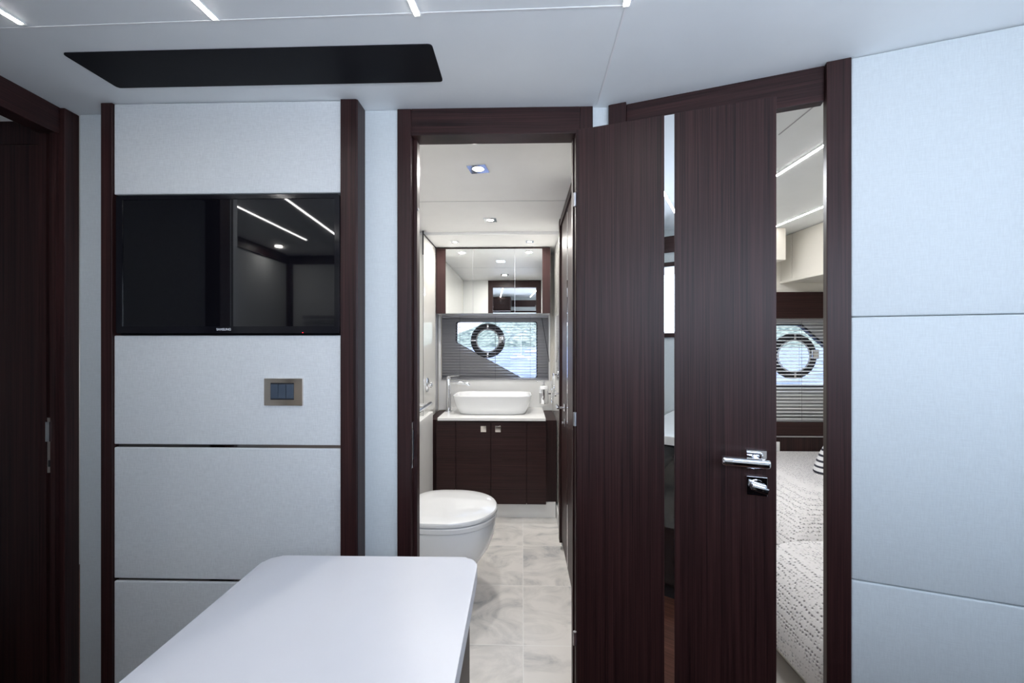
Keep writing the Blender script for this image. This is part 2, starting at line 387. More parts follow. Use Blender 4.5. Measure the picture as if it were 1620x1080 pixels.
# door_2: bathroom doorway frame + open leaf
fr = empty('trim_20', ((ol+orr)/2, YW, 0), kind='structure')
MB().box(xl, ol, YW-.012, YW+.055, 0, CH-.001, .002).build('jamb', WV, fr)
MB().prism([(orr, 0), (xr, 0), (xr, CH-.001), (X(917), CH-.001), (X(917), ztop), (orr, ztop)], YW-.012, YW+.055, bev=.0015, seg=1).build('jamb', WV, fr)
MB().box(X(652)+.0005, X(917)-.0005, YW-.012, YW+.055, ztop, CH-.001, .0015).build('lintel', WH, fr)
MB().box(ol, ol+.012, YW+.020, YW+.055, 0, ztop, .001).build('door_stop', WV, fr); MB().box(orr-.006, orr, YW+.020, YW+.055, 0, ztop, .001).build('door_stop', WV, fr)
# strike plate on the left jamb face
sy = YW+.004
b = MB(); z0, z1 = 1.3-(741-545)*sy/F, 1.3-(668-545)*sy/F
b.box(ol, ol+.002, YW-.004, YW+.017, z0, z1, .001)
st = b.build('strike_plate', CHR, fr)
MB().box(ol+.001, ol+.004, YW+.002, YW+.011, z0+.03, z1-.03, .0008).build('latch_hole', DKG, st)
MB().lathe((ol+.012, YW+.030, 1.3+217*1.39/F), [(.0001, 0), (.0045, 0), (.004, .002), (.0001, .003)], 'u', 12).build('buffer', SATM, fr, True)
# leaf
uL, _ = FD.hit(912, 600); uR, _ = FD.hit(1228.5, 600); u1, _ = FD.hit(1051, 600); u2, _ = FD.hit(1067, 600)
ZT, ZB = 2.0, .03
lf = empty('door_2', FD.pt((uL+uR)/2, .015, ZB), kind='structure')
b = MB(FD); b.box(uL, u1, 0, .03, ZB, ZT, .0012); b.box(u2, uR, 0, .03, ZB, ZT, .0012); b.box(u1-.001, u2+.001, .008, .029, ZB+.001, ZT-.001)
b.build('door_panel', WV, lf)
b = MB(FD); b.box(u1, u2, .0035, .008, ZB+.001, ZT-.0005); tag(b.build('mirror_strip', MIR, lf), 'full height mirrored strip')
for py in (315, 663, 1011):
    z = FD.hit(911, py, .0)[1]
    b = MB(FD); b.tube([(uL-.006, .004, z-.022), (uL-.006, .004, z+.022)], .0055, 12); b.box(uL-.012, uL, .006, .009, z-.02, z+.02)
    b.build('hinge', SATM, lf, True)
# lever handle: square rose, neck, round lever with squared return
ra, za = FD.hit(1180, 739); rb, zb = FD.hit(1212, 712)
h = MB(FD).box(ra, rb, -.009, 0, za, zb, .001).build('door_handle', CHR, lf)
cu, cz = (ra+rb)/2, (za+zb)/2; lu, lz = FD.hit(1141, 729, -.045)
b = MB(FD); b.tube([(cu, -.009, cz), (cu, -.040, cz)], .0085, 20)
b.box(lu, rb-.001, -.060, -.036, cz-.0125, cz+.0125, .008, 4)
b.build('lever', CHR, h, True)
ra, za = FD.hit(1180, 781); rb, zb = FD.hit(1213, 754)
h = MB(FD).box(ra, rb, -.009, 0, za, zb, .001).build('privacy_lock', CHR, lf)
cu, cz = (ra+rb)/2, (za+zb)/2
b = MB(FD); b.lathe((cu, -.009, cz), [(.019, 0), (.019, -.003), (.0001, -.003)], 'v', 28)
vs0 = len(b.bm.verts); b.box(-.019, .024, -.034, -.012, -.0085, .0085, .002)
b.bm.verts.ensure_lookup_table()
cw = FD.pt(cu, 0, cz); rot = Matrix.Rotation(math.radians(14), 4, FD.v)
for v in b.bm.verts[vs0:]:
    l = v.co - FD.o; v.co = cw + rot @ l
b.build('thumb_turn', CHR, h, True)

# ------------------------------------------------------------------ television bulkhead panel (proud of the front wall)
YP = 1.305
def XP(px): return W.hit(px, 500, YP)[0]
def ZP(px, py): return W.hit(px, py, YP)[1]
tp = empty('wall_television', (XP(360), YP+.03, 0), kind='structure')
MB().box(XP(162), XP(180), YP-.006, YW-.004, 0, CH-.001, .002).build('post', WV, tp)
b = MB(); b.prism([(XP(540), YP-.006), (XP(564), YP-.006), (XP(566.5), YP-.002), (XP(566.5), YW-.004), (XP(540), YW-.004)], 0, CH-.001, 'z', .001, 1)
b.build('post', WV, tp)
xa, xb = XP(180)+.0005, XP(540)-.0005
def zc(y): return ZP(360, y)
zs = [(CH-.002, zc(306)), (zc(530.5), zc(703.5)), (zc(708.5), zc(917)), (zc(921.5), .06)]
for zt_, zb_ in zs: MB().box(xa, xb, YP, YP+.022, zb_, zt_, .0035, 3).build('upholstered_panel', FAB, tp)
for y0, y1_ in ((703.5, 708.5), (917, 921.5)):
    MB().box(xa, xb, YP+.006, YP+.020, zc(y1_)+.0004, zc(y0)-.0004).build('metal_strip', P('dark_chrome_inlay', (.30, .28, .28), .05, metal=1), tp)
MB().box(xa, xb, YP+.023, YW-.008, .0, CH-.002).build('backing_board', BLKM, tp)
MB().box(xa, xb, YP+.004, YP+.022, 0, .058).build('plinth', WH, tp)
# television
tv = empty('television', (XP(360), YP, zc(529)), 'black flat television set into the fabric wall panel, screen off with ceiling lights reflected', 'television')
yt = YP-.012
def XT(px): return W.hit(px, 500, yt)[0]
def ZTV(py): return W.hit(360, py, yt)[1]
tx0, tx1, tz0, tz1 = XT(183.5), XT(537), ZTV(527), ZTV(308)
rp = roundpoly([(tx0, tz0), (tx1, tz0), (tx1, tz1), (tx0, tz1)], .008)
ri = [(XT(193), ZTV(516)), (XT(529), ZTV(516)), (XT(529), ZTV(314.5)), (XT(193), ZTV(314.5))]
MB().prism(rp, yt+.006, YP+.022, 'v', .003, 2).build('body', TVB, tv, True)
b = MB(); b.plate(rp, [list(ri)], yt, yt+.0062); b.build('bezel', TVB, tv)
MB().box(ri[0][0], ri[1][0], yt+.0025, yt+.006, ri[0][1], ri[2][1]).build('screen', BLK, tv)
def text(s_, size, loc, rot, mat, parent, name='logo', ext=.0003):
    c = bpy.data.curves.new(name, 'FONT'); c.body = s_; c.size = size; c.extrude = ext; c.align_x = 'CENTER'; c.align_y = 'CENTER'; c.offset = size*.012
    t_ = bpy.data.objects.new('tmp', c); scene.collection.objects.link(t_)
    dg = bpy.context.evaluated_depsgraph_get(); me = bpy.data.meshes.new_from_object(t_.evaluated_get(dg)); bpy.data.objects.remove(t_)
    me.name = name; me.materials.append(mat); me.transform(Matrix.Rotation(PI/2, 4, 'X'))
    o = bpy.data.objects.new(name, me); scene.collection.objects.link(o); WO[o.name] = Vector(loc)
    o.parent = parent; o.location = Vector(loc)-WO[parent.name]; return o
text('SAMSUNG', .0105, (XT(354), yt-.0004, ZTV(521)), None, LOGO, tv)
MB().box(XT(479)-.0016, XT(479)+.0016, yt-.0006, yt, ZTV(526)-.001, ZTV(526)+.001).build('standby_light', RED, tv)
# switch plate
sw = empty('light_switch', (XP(450), YP, zc(641)), 'polished metal switch plate with three dark rockers below the television', 'light switch')
p0, p1 = XP(420), XP(480); z0, z1 = zc(640.5), zc(598)
b = MB(); b.plate([(p0, z0), (p1, z0), (p1, z1), (p0, z1)], [[(XP(430), zc(631.5)), (XP(467), zc(631.5)), (XP(467), zc(605)), (XP(430), zc(605))]], YP-.007, YP)
b.build('plate', BRZ, sw)
bx0, bx1 = XP(430)+.0005, XP(467)-.0005; st_ = (bx1-bx0)/3
MB().box(bx0, bx1, YP-.004, YP+.0, zc(631.5)+.0003, zc(605)-.0003).build('surround', DKG, sw)
for i in range(3): MB().box(bx0+i*st_+.0012, bx0+(i+1)*st_-.0008, YP-.0095, YP-.004, zc(629.5), zc(607), .001).build('rocker', GREY, sw)

# ------------------------------------------------------------------ left wall and its doorway (door_1)
uA = FL.loc(hitz(103, 170, CH))[0]; uB = FL.loc(hitz(135, 182, CH))[0]
d1 = empty('door_1', FL.pt(uA-.3, .05, 0), kind='structure')
UN = uA-.70
for a_, c_ in ((uA, uB+.004), (UN-.085, UN)): MB(FL).box(a_, c_, -.006, .075, 0, CH-.001, .002).build('jamb', WV, d1)
lz = FL.hit(50, 191.2, .008)[1]
MB(FL).box(UN, uA, .008, .07, lz, CH-.001, .002).build('lintel', WH, d1)
b = MB(FL); b.box(uA-.012, uA, .012, .028, 0, lz); b.box(uA-.008, uA, .045, .07, 0, lz); b.build('door_stop', WV, d1)
# latch keep on that jamb
zA, zB, zC = [1.3-(y-545)*1.35/F for y in (661, 697, 748)]
kp = MB(FL); kp.prism([(uA-.0065, .030), (uA-.0065, .043), (uA-.0015, .043), (uA-.0015, .030)], zC, zA, 'z'); kp = kp.build('strike_plate', BRZ, d1)
b = MB(FL); b.box(uA-.016, uA-.0065, .026, .040, zB-.002, zA-.012, .001); b.build('latch_bolt', CHR, kp)
MB(FL).box(uA-.0072, uA-.0064, .033, .040, zC+.02, zC+.042).build('latch_hole', DKG, kp)
# leaf folded back into the next cabin, seen edge to edge through the doorway
yl = W.loc(FL.pt(uA, .07, 0))[1]+.005
xe = W.hit(88, 400, yl)[0]
MB().box(xe-.62, xe, yl, yl+.035, .02, W.hit(60, 228.5, yl)[1], .001).build('door_leaf', WVD, d1)
MB().box(xe-.9, xe, yl+.004, yl+.035, W.hit(60, 227, yl)[1], W.hit(20, 190.5, yl)[1], .001).build('header_panel', WVD, d1)
MB().box(xe-.001, FL.pt(uA, .06, 0).x, yl+.001, yl+.045, 0, CH-.001).build('side_panel', WVD, d1)
# neighbouring cabin shell
struct(MB().box(-2.66, -2.62, .55, 3.6, 0, CH).build('wall_left', WALLW)); struct(MB().box(-2.66, -.74, 2.6, 2.64, 0, CH).build('wall_left', WALLW))
pN = FL.pt(UN-.085, .0, 0)
struct(MB().box(-2.62, pN.x+.005, pN.y-.03, pN.y+.02, 0, CH).build('wall_left', FAB))
# nook behind the left doorway (seen in the television)
struct(MB().box(-2.14, -2.10, -1.04, pN.y-.03, 0, CH).build('wall_left', FAB))
struct(MB().box(-2.10, -.75, -1.04, -1.0, 0, CH).build('wall_rear', FAB))
struct(MB().box(-.79, -.75, -1.0, -.40, 0, CH).build('wall_rear', FAB))
struct(MB().plate([(-.79, 0), (2.25, 0), (2.25, CH), (-.79, CH)], [[(-.72, 1.38), (1.60, 1.38), (1.60, 1.84), (-.72, 1.84)]], -.44, -.40).build('wall_rear', FABW))
b = MB(); b.box(-2.10, -2.085, -1.0, pN.y-.03, 2.02, CH-.002); b.box(-2.10, -.79, -1.0, -.985, 2.02, CH-.002); b.box(-2.10, -2.06, -1.0, -.96, 0, 2.02)
struct(b.build('trim_7', WH))
struct(MB().box(-2.10, -2.088, -.96, pN.y-.04, 1.36, 1.37).build('trim_8', SEAM))
# window behind the camera, with frame
wn = empty('window_3', (1.26, -.42, .98), kind='structure')
b = MB(); b.plate([(-.745, 1.35), (1.64, 1.35), (1.64, 1.87), (-.745, 1.87)], [[(-.72, 1.38), (1.60, 1.38), (1.60, 1.84), (-.72, 1.84)]], -.40, -.385); b.build('window_frame', WH, wn)
MB().box(-.72, 1.6, -.425, -.42, 1.38, 1.84).build('pane', GL, wn)
sw_ = [(-.30, .85), (.54, .85), (.54, 1.65), (-.30, 1.65)]; FS = Fr((2.25, 0), PI/2)
struct(MB(FS).plate([(-.40, 0), (.66, 0), (.66, CH), (-.40, CH)], [sw_], 0, .04).build('wall_right', FABW))
w4 = empty('window_4', (2.21, .12, .85), kind='structure')
MB(FS).plate([(-.33, .82), (.57, .82), (.57, 1.68), (-.33, 1.68)], [sw_], .04, .055).build('window_frame', WH, w4)
MB(FS).box(-.30, .54, .012, .018, .85, 1.65).build('pane', GL, w4)

# ------------------------------------------------------------------ bedroom doorway (door_3) and right wall, in frame FRW
u965 = FRW.hit(964.5, 165)[0]; u990 = FRW.hit(990.5, 160)[0]; uR0 = FRW.hit(1308, 97)[0]; uR1 = FRW.hit(1347.5, 92)[0]
d3 = empty('door_3', FRW.pt(.3, .03, 0), kind='structure')
for a_, c_ in ((u965-.004, u990), (uR0, uR1)): MB(FRW).box(a_, c_, 0, .028, 0, CH-.001, .002).build('jamb', WV, d3)
lz3 = FRW.hit(1265, 166, .016)[1]
MB(FRW).box(u990+.0005, uR0-.0005, .016, .044, lz3, CH-.001, .0015).build('lintel', WH, d3)
# right wall padded panels
rw = empty('wall_right', FRW.pt(1.2, .03, 0), kind='structure')
s1 = FRW.hit(1348, 501)[1]; s2 = FRW.hit(1348, 918)[1]; uE = FRW.loc((2.22, .8, 0))[0]+.3
for z0, z1 in ((.0, s2), (s2, s1), (s1, CH-.001)):
    b = MB(FRW); b.box(uR1, 1.42, .004, .03, z0+.0008, z1-.0008, .0055, 4); b.build('padded_panel', FABW, rw, True)
MB(FRW).box(uR1, 1.42, .031, .07, 0, CH).build('backing_board', WALLW, rw)

# ------------------------------------------------------------------ bathroom shell
XL, XR, YB = -.735, .262, 3.50
struct(MB().box(XL-.04, XL, YW+.05, 3.68, 0, CH).build('wall_left', WALLW))
struct(MB().box(XR, XR+.045, YW+.05, 3.68, 0, CH).build('wall_right', GLOSSW))
struct(MB().box(XL, xl+.002, YW+.042, YW+.052, 0, CH-.001).build('wall_front', WALLW)); struct(MB().box(xr-.002, XR, YW+.0425, YW+.052, 0, CH-.001).build('wall_front', WALLW))
def XB(px): return W.hit(px, 500, YB)[0]
def ZBk(py): return W.hit(780, py, YB)[1]
wx0, wx1, wz0, wz1 = XB(698), XB(868), ZBk(601.5), ZBk(497)
struct(MB().plate([(XL, 0), (XR, 0), (XR, 2.078), (XL, 2.078)], [[(wx0, wz0), (wx1, wz0), (wx1, wz1), (wx0, wz1)]], YB, YB+.025).build('wall_back', CREAM))
# hull skin with the shaped window
YH = 3.60
def HP(px, py, y=YH): return W.hit(px, py, y)
hole = roundpoly([HP(721.5, 508.5), HP(850, 508.5), HP(850, 598.3), HP(825.5, 598.3), HP(721, 541)], .022)
struct(MB().plate([(-.78, 0), (.31, 0), (.31, CH), (-.78, CH)], [hole], YH, YH+.03).build('wall_hull', P('hull_lining', (.50, .50, .52), .6)))
w1 = empty('window_1', (*W.pt(HP(785, 600)[0], YH, 0).xy, HP(785, 600)[1]), kind='structure')
def shrink(pl, d, c): return [(c[0]+(x-c[0])*d, c[1]+(z-c[1])*d) for x, z in pl]
cc = (sum(p[0] for p in hole)/len(hole), sum(p[1] for p in hole)/len(hole))
b = MB(); b.plate(shrink(hole, 1.0, cc), [shrink(hole, .976, cc)], YH-.004, YH+.03); b.build('rubber_seal', DKG, w1)
MB().prism(shrink(hole, .985, cc), YH+.012, YH+.018).build('pane', GL, w1)
b = MB(); b.plate([(wx0-.022, wz0-.0), (wx1+.012, wz0-.0), (wx1+.012, wz1+.012), (wx0-.022, wz1+.012)], [[(wx0, wz0+.004), (wx1, wz0+.004), (wx1, wz1-.004), (wx0, wz1-.004)]], YB-.012, YB+.002)
b.build('window_frame', SOL, w1)
MB().box(wx0, wx1, YB+.002, YH-.005, wz0-.012, wz0).build('sill', WH, w1)
def porthole(c, ro, ri_, y, parent):
    b = MB(); n = 48
    prof = [(ri_, 0), (ri_+.006, -.012), (ro-.008, -.014), (ro, -.006), (ro, 0.0)]
    rings = [[(c[0]+r*math.cos(2*PI*k/n), y+h_, c[1]+r*math.sin(2*PI*k/n)) for k in range(n)] for r, h_ in prof]
    b.loft(rings, closed=True); r_ = b.build('porthole_ring', DKG, parent, True)
    b = MB(); rings = [[(c[0]+(ri_+dr)*math.cos(2*PI*k/n), y-.012+dy, c[1]+(ri_+dr)*math.sin(2*PI*k/n)) for k in range(n)] for dr, dy in ((-.006, 0), (0, -.004), (.004, 0), (0, .004))]
    b.loft(rings, closed=True); b.build('porthole_bezel', SOL, r_, True)
    for a, big in ((0.1, 1), (PI/2, 0), (PI, 0), (-PI/2, 0)):
        rm = (ro+ri_)/2; x, z = c[0]+rm*math.cos(a), c[1]+rm*math.sin(a)
        b = MB()
        if big: b.box(x-.022, x+.022, y-.04, y-.013, z-.036, z+.036, .004)
        else:
            hx, hz = (.022, .008) if abs(math.cos(a)) > .5 else (.008, .022)
            b.box(x-hx, x+hx, y-.026, y-.013, z-hz, z+hz, .003)
        b.build('hinge' if big else 'catch', CHR, r_, True)
    return r_
c1 = HP(772, 538.5); porthole(c1, 27.2*YH/F, 18*YH/F, YH-.004, w1)

def blind(xa_, xb_, y, z0, z1, label, pitch=.0245, wid=.024, cords=(), wand=None, tilt=.10, mat=None):
    o = empty('venetian_blind', ((xa_+xb_)/2, y, z0), label, 'blind')
    b = MB(); z = z0+.02
    while z < z1-.03:
        dz = math.sin(tilt)*wid/2
        n = 4; top = []; 
        pts = [(-wid/2+wid*k/n, -dz+2*dz*k/n + .0016*math.sin(PI*k/n)) for k in range(n+1)]
        ring = [(v, h_) for v, h_ in pts]+[(v, h_-.0013) for v, h_ in reversed(pts)]
        b.loft([[(xa_+.004, y+v, z+h_) for v, h_ in ring], [(xb_-.004, y+v, z+h_) for v, h_ in ring]])
        z += pitch
    b.build('slats', mat or SLAT, o)
    MB().box(xa_+.002, xb_-.002, y-.014, y+.014, z1-.028, z1-.002, .002).build('headrail', SLAT, o)
    MB().box(xa_+.004, xb_-.004, y-.012, y+.012, z0+.001, z0+.013, .002).build('bottom_rail', SLAT, o)
    for cx in cords:
        b = MB(); b.tube([(cx, y-.0145, z0+.004), (cx, y-.0145, z1-.01)], .0009, 6); b.tube([(cx, y+.0145, z0+.004), (cx, y+.0145, z1-.01)], .0009, 6)
        b.build('ladder_cord', CORD, o)
    if wand: b = MB(); b.tube(wand, .0022, 8); b.build('tilt_wand', DKG, o, True)
yb = YB+.035
blind(wx0+.001, wx1-.001, yb, wz0+.001, wz1-.001, 'silver venetian blind over the bathroom window behind the washbasin', cords=[W.hit(p, 550, yb)[0] for p in (727.5, 783.5, 839)],
      wand=[(W.hit(857, 503, YB-.01)[0], YB-.02, ZBk(503)), (W.hit(869, 570, YB-.03)[0], YB-.03, ZBk(572))])
# left gloss shower panel
yg0 = 2.82
zg = 1.3-(602-545)*3.3/F
struct(MB().box(XL, -.692, yg0, 3.22, zg-.25, 2.075).build('trim_9', GLOSSW))
b = MB(); b.box(-.694, -.688, yg0-.004, 3.22, 2.072, 2.079); b.box(-.698, -.689, yg0-.006, yg0, 1.93, CH-.001); b.box(-.692, -.6905, yg0-.006, yg0-.001, .0, 1.93)
struct(b.build('trim_10', DKG))
struct(MB().box(XL, XL+.003, YW+.05, yg0-.006, 0, CH-.001).build('trim_11', GLOSSW))
struct(MB().box(XL+.003, -.668, yg0-.5, 3.02, 0, .80, .006).build('trim_12', SOL))
struct(MB().box(XL, XL+.006, 3.22, YB-.002, .0, 2.07).build('trim_13', SATM))
# baseboard on the right
struct(MB().box(XR-.006, XR, 2.62, 3.1, 0, .09, .001).build('baseboard_right', SOL))

# ------------------------------------------------------------------ vanity
YV = 3.0
def XV(px): return W.hit(px, 700, YV)[0]
def ZV(py): return W.hit(770, py, YV)[1]
va = empty('vanity_cabinet', (XV(776), 3.2, 0), 'dark wooden vanity cabinet with two doors standing below the washbasin', 'cabinet')
vz0, vz1 = ZV(797), ZV(665.5)
b = MB(); b.box(XL+.014, XV(690.5)-.001, YV+.055, YB-.003, vz0, vz1-.004, .001); b.box(XV(690.5), XV(864), YV+.019, YB-.003, vz0, vz1-.004); b.box(XV(864)+.001, XR-.004, YV+.055, YB-.003, vz0, vz1-.004, .001)
b.build('body', WV, va)
for a_, c_ in ((690.5, 720.6), (833.4, 864)): MB().box(XV(a_), XV(c_), YV, YV+.018, vz0, vz1-.006, .001).build('side_panel', WH, va)
zk = [ZV(683), ZV(673.5)]
for a, c, kx in ((721, 776.2, 765), (776.8, 833, 788)):
    dr = MB().box(XV(a)+.001, XV(c)-.001, YV, YV+.018, vz0, vz1-.006, .001).build('door', WH, va)
    xk = XV(kx); MB().box(xk-.021, xk+.021, YV-.007, YV, zk[0]-.0, zk[1], .0015).build('knob', BRZ, dr)
    
MB().box(XL+.02, XR-.01, YV+.045, YB-.02, 0, vz0, .001).build('plinth', SOL, va)
zs0, zs1 = ZV(665.3), W.hit(770, 660.8, YV-.02)[1]
sxl, sxr = W.hit(692, 660, YV-.02)[0], W.hit(863.5, 660, YV-.02)[0]
tag(MB().box(sxl, sxr, YV-.02, YB-.004, zs0-.004+.006, zs1, .003, 2).build('countertop', SOL), 'white countertop slab on the dark vanity cabinet', 'countertop')
# splashback is the back wall lining below the window
struct(MB().box(XL+.012, XR-.001, YB-.004, YB-.0005, vz1, wz0-.002).build('trim_14', SOL))
# washbasin
def sup(cx, cy, a, b_, z, n=64, e=5.0):
    r = []
    for k in range(n):
        t = 2*PI*k/n; c_, s_ = math.cos(t), math.sin(t)
        r.append((cx+a*abs(c_)**(2/e)*(1 if c_ > 0 else -1), cy+b_*abs(s_)**(2/e)*(1 if s_ > 0 else -1), z))
    return r
bx, by = W.hit(780, 600, 3.25)[0], 3.245; zb0 = zs1; A, B_ = .308, .178
rings = [sup(bx, by, A*f, B_*g, zb0+h_, e=e) for f, g, h_, e in
         ((.80, .72, .0005, 4), (.84, .78, .003, 4), (.885, .85, .022, 4), (.93, .915, .055, 4.5), (.97, .965, .095, 5), (1, 1, .140, 5), (1, 1, .145, 5), (.985, .975, .147, 5),
          (.965, .945, .145, 5), (.955, .93, .135, 5), (.91, .87, .08, 4.5), (.84, .78, .045, 4), (.6, .5, .03, 3), (.1, .1, .027, 2))]
ba = MB().loft(rings).build('washbasin', POR, None, True); tag(ba, 'white rounded rectangular vessel basin on the vanity countertop', 'basin')
MB().lathe((bx, by, zb0+.029), [(.0001, 0), (.022, 0), (.020, .003), (.0001, .004)]).build('drain', CHR, ba, True)
# tall mixer
fx, fy = W.hit(709.7, 650, 3.25)[0], 3.25
fa = empty('basin_mixer', (fx, fy, zs1), 'tall chrome mixer tap standing left of the white basin', 'tap')
zt = 1.3-(595.5-545)*3.25/F
b = MB(); b.lathe((fx, fy, zs1), [(.0001, 0), (.024, 0), (.024, .006), (.019, .012), (.018, zt-zs1-.022), (.0175, zt-zs1-.02), (.0001, zt-zs1-.019)]); b.build('body', CHR, fa, True)
zsu = 1.3-(605-545)*3.25/F
b = MB(); b.tube([(fx+.005, fy, zsu), (fx+.06, fy+.002, zsu-.003), (fx+.12, fy+.004, zsu-.005), (fx+.150, fy+.006, zsu-.010), (fx+.166, fy+.007, zsu-.024)], [.012, .0125, .0125, .0125, .012], 16); b.build('spout', CHR, fa, True)
b = MB(); b.lathe((fx, fy, zt-.019), [(.018, 0), (.018, .016), (.015, .019), (.0001, .019)]); b.prism([(fx-.01, zt-.004), (fx+.03, zt-.001), (fx+.086, zt+.006), (fx+.088, zt+.010), (fx+.03, zt+.006), (fx-.01, zt+.003)], fy-.009, fy+.009); b.build('lever', CHR, fa, True)
# soap dispenser and towel ring on the right wall
dx_, dy_ = W.hit(860.5, 620, 3.2)[0], 3.2
def z32(py): return 1.3-(py-545)*3.2/F
sd = empty('soap_dispenser', (dx_, dy_, z32(638)), 'chrome wall mounted soap dispenser with pump to the right of the basin', 'soap dispenser')
hh = z32(611)-z32(638)
b = MB(); b.lathe((dx_, dy_, z32(638)), [(.0001, 0), (.033, 0), (.036, .006), (.037, hh-.02), (.0001, hh-.02)]); b.build('holder', CHR, sd, True)
b = MB(); b.lathe((dx_, dy_, z32(638)+hh-.022), [(.034, 0), (.034, .020), (.028, .028), (.0001, .03)]); b.build('bottle', POR, sd, True)
b = MB(); b.lathe((dx_, dy_, z32(611)+.004), [(.012, 0), (.012, .012), (.006, .014), (.006, .030), (.011, .032), (.011, .042), (.0001, .044)]); b.tube([(dx_, dy_, z32(611)+.040), (dx_-.03, dy_-.01, z32(611)+.043), (dx_-.06, dy_-.016, z32(611)+.034)], [.006, .005, .004], 10); b.build('pump', CHR, sd, True)
b = MB(); b.tube([(dx_+.034, dy_, z32(622)), (XR, dy_, z32(622))], .007, 12); b.lathe((XR, dy_, z32(622)), [(.0001, -.006), (.022, -.006), (.024, 0), (.0001, 0)], 'u'); b.build('bracket', CHR, sd, True)
ty = 2.92
tr = empty('towel_ring', (XR-.03, ty, 1.3-(637-545)*ty/F), 'oval chrome towel ring on the right bathroom wall near the soap dispenser', 'towel ring')
zc_ = 1.3-(614-545)*ty/F; n = 40
b = MB(); cpts = [(XR-.040+.006*math.cos(2*PI*k/n), ty+.095*math.sin(2*PI*k/n), zc_+.105*math.cos(2*PI*k/n)) for k in range(n)]
rings = []
for k in range(n):
    p = Vector(cpts[k]); t_ = (Vector(cpts[(k+1) % n])-Vector(cpts[k-1])).normalized(); a_ = Vector((1, 0, 0)); a_ = (a_-t_*a_.dot(t_)).normalized(); c_ = t_.cross(a_)
    rings.append([tuple(p+a_*.0055*math.cos(2*PI*j/10)+c_*.0055*math.sin(2*PI*j/10)) for j in range(10)])
b.loft(rings, closed=True); b.build('ring', CHR, tr, True)
b = MB(); b.tube([(XR, ty, zc_+.10), (XR-.044, ty, zc_+.10)], .010, 14); b.lathe((XR, ty, zc_+.10), [(.0001, -.008), (.024, -.008), (.026, 0), (.0001, 0)], 'u'); b.build('mount', CHR, tr, True)
# grab rail and valve on the left wall
gx = -.692+.055
ya, yb_ = 2.24, 2.96
gl = W
rx = -.60
def railpt(px, py):
    d = ray(px, py); t = rx/d.x; p = d*t; return (p.x, p.y, p.z+CZ)
pA, pB = railpt(661, 651), railpt(681, 638)
zr = (pA[2]+pB[2])/2
gr = empty('grab_rail', (rx, (pA[1]+pB[1])/2, zr), 'short chrome rail on the left bathroom wall above the toilet', 'rail')
b = MB(); b.tube([(rx, pA[1]-.12, zr), (rx, pB[1], zr)], .013, 16); b.build('bar', CHR, gr, True)
for yy in (pA[1]-.10, pB[1]-.05):
    b = MB(); b.tube([(rx, yy, zr), (XL+.004, yy, zr)], .008, 12); b.lathe((XL+.004, yy, zr), [(.0001, 0), (.022, 0), (.022, .006), (.0001, .006)], 'u'); b.build('bracket', CHR, gr, True)
vx = -.692; vy = yg0+.10; vz = 1.3-(609-545)*vy/F
vx = XL+.043
sv = empty('shower_valve', (vx, vy, vz-.05), 'round chrome shower valve plate on the left bathroom wall', 'shower valve')
b = MB(); b.lathe((vx, vy, vz), [(.0001, 0), (.052, 0), (.052, .006), (.046, .010), (.0001, .011)], 'u', 36); b.build('plate', CHR, sv, True)
b = MB(); b.lathe((vx+.010, vy, vz+.0), [(.018, 0), (.018, .026), (.015, .030), (.0001, .03)], 'u'); b.box(vx+.022, vx+.032, vy-.008, vy+.045, vz-.007, vz+.007, .003); b.build('knob', CHR, sv, True)

# ------------------------------------------------------------------ mirror cabinet
YM = 3.22
def XM(px): return W.hit(px, 440, YM)[0]
zm1, zm0 = 1.3+(545-391.5)*YM/F, 1.3+(545-495.5)*YM/F
mc = empty('mirror_cabinet', (XM(780), 3.35, zm0), 'three door mirrored wall cabinet with dark wood ends above the bathroom window', 'cabinet')
MB().box(XM(690)+.001, XM(871), YM+.02, YB-.002, zm0, zm1-.0, .001).build('body', SOL, mc)
for a_, c_ in ((690.4, 705), (858, 870.5)): MB().box(XM(a_), XM(c_), YM-.004, YM+.02, zm0, zm1).build('end_panel', WV, mc)
MB().box(XM(705), XM(858), YM, YM+.02, zm1-.008, zm1).build('top_rail', WH, mc)
for a, c in ((705, 748), (748, 814.5), (814.5, 858)):
    b = MB(); b.plate([(XM(a)+.0012, zm0+.001), (XM(c)-.0012, zm0+.001), (XM(c)-.0012, zm1-.009), (XM(a)+.0012, zm1-.009)], [], YM, YM+.006); d_ = b.build('mirror_door', MIR, mc)
    MB().box(XM(c)-.0010, XM(c)+.0010, YM-.001, YM+.006, zm0+.001, zm1-.01).build('edge_profile', SATM, d_)

# ------------------------------------------------------------------ bathroom side door (door_4)
d4 = empty('door_4', (XR-.01, 2.3, 0), kind='structure')
xf = XR-.026; ynear = xf/((904.5-826)/F); yfar = xf/((885-826)/F)
MB().box(xf, XR-.0005, ynear, ynear+.022, .065, 2.094, .001).build('jamb', WV, d4); MB().box(xf, XR-.0005, yfar, yfar+.06, .05, 2.094, .001).build('jamb', WV, d4)
MB().box(xf+.004, XR-.0005, ynear+.022, yfar, 2.05, 2.094, .001).build('lintel', WH, d4)
lx = xf+.013
lf4 = MB().box(lx, XR-.0005, ynear+.024, yfar-.002, .075, 2.045, .001).build('door_leaf', WV, d4)
ym = lx/((897.5-826)/F)
MB().box(lx-.001, lx+.004, ym-.012, ym+.012, .08, 2.04).build('mirror_strip', MIR, d4)
hy = lx/((893-826)/F); hz = 1.3-(643-545)*hy/F
h4 = MB().box(lx-.007, lx, hy-.055, hy-.012, hz-.02, hz+.022, .001).build('door_handle', CHR, d4)
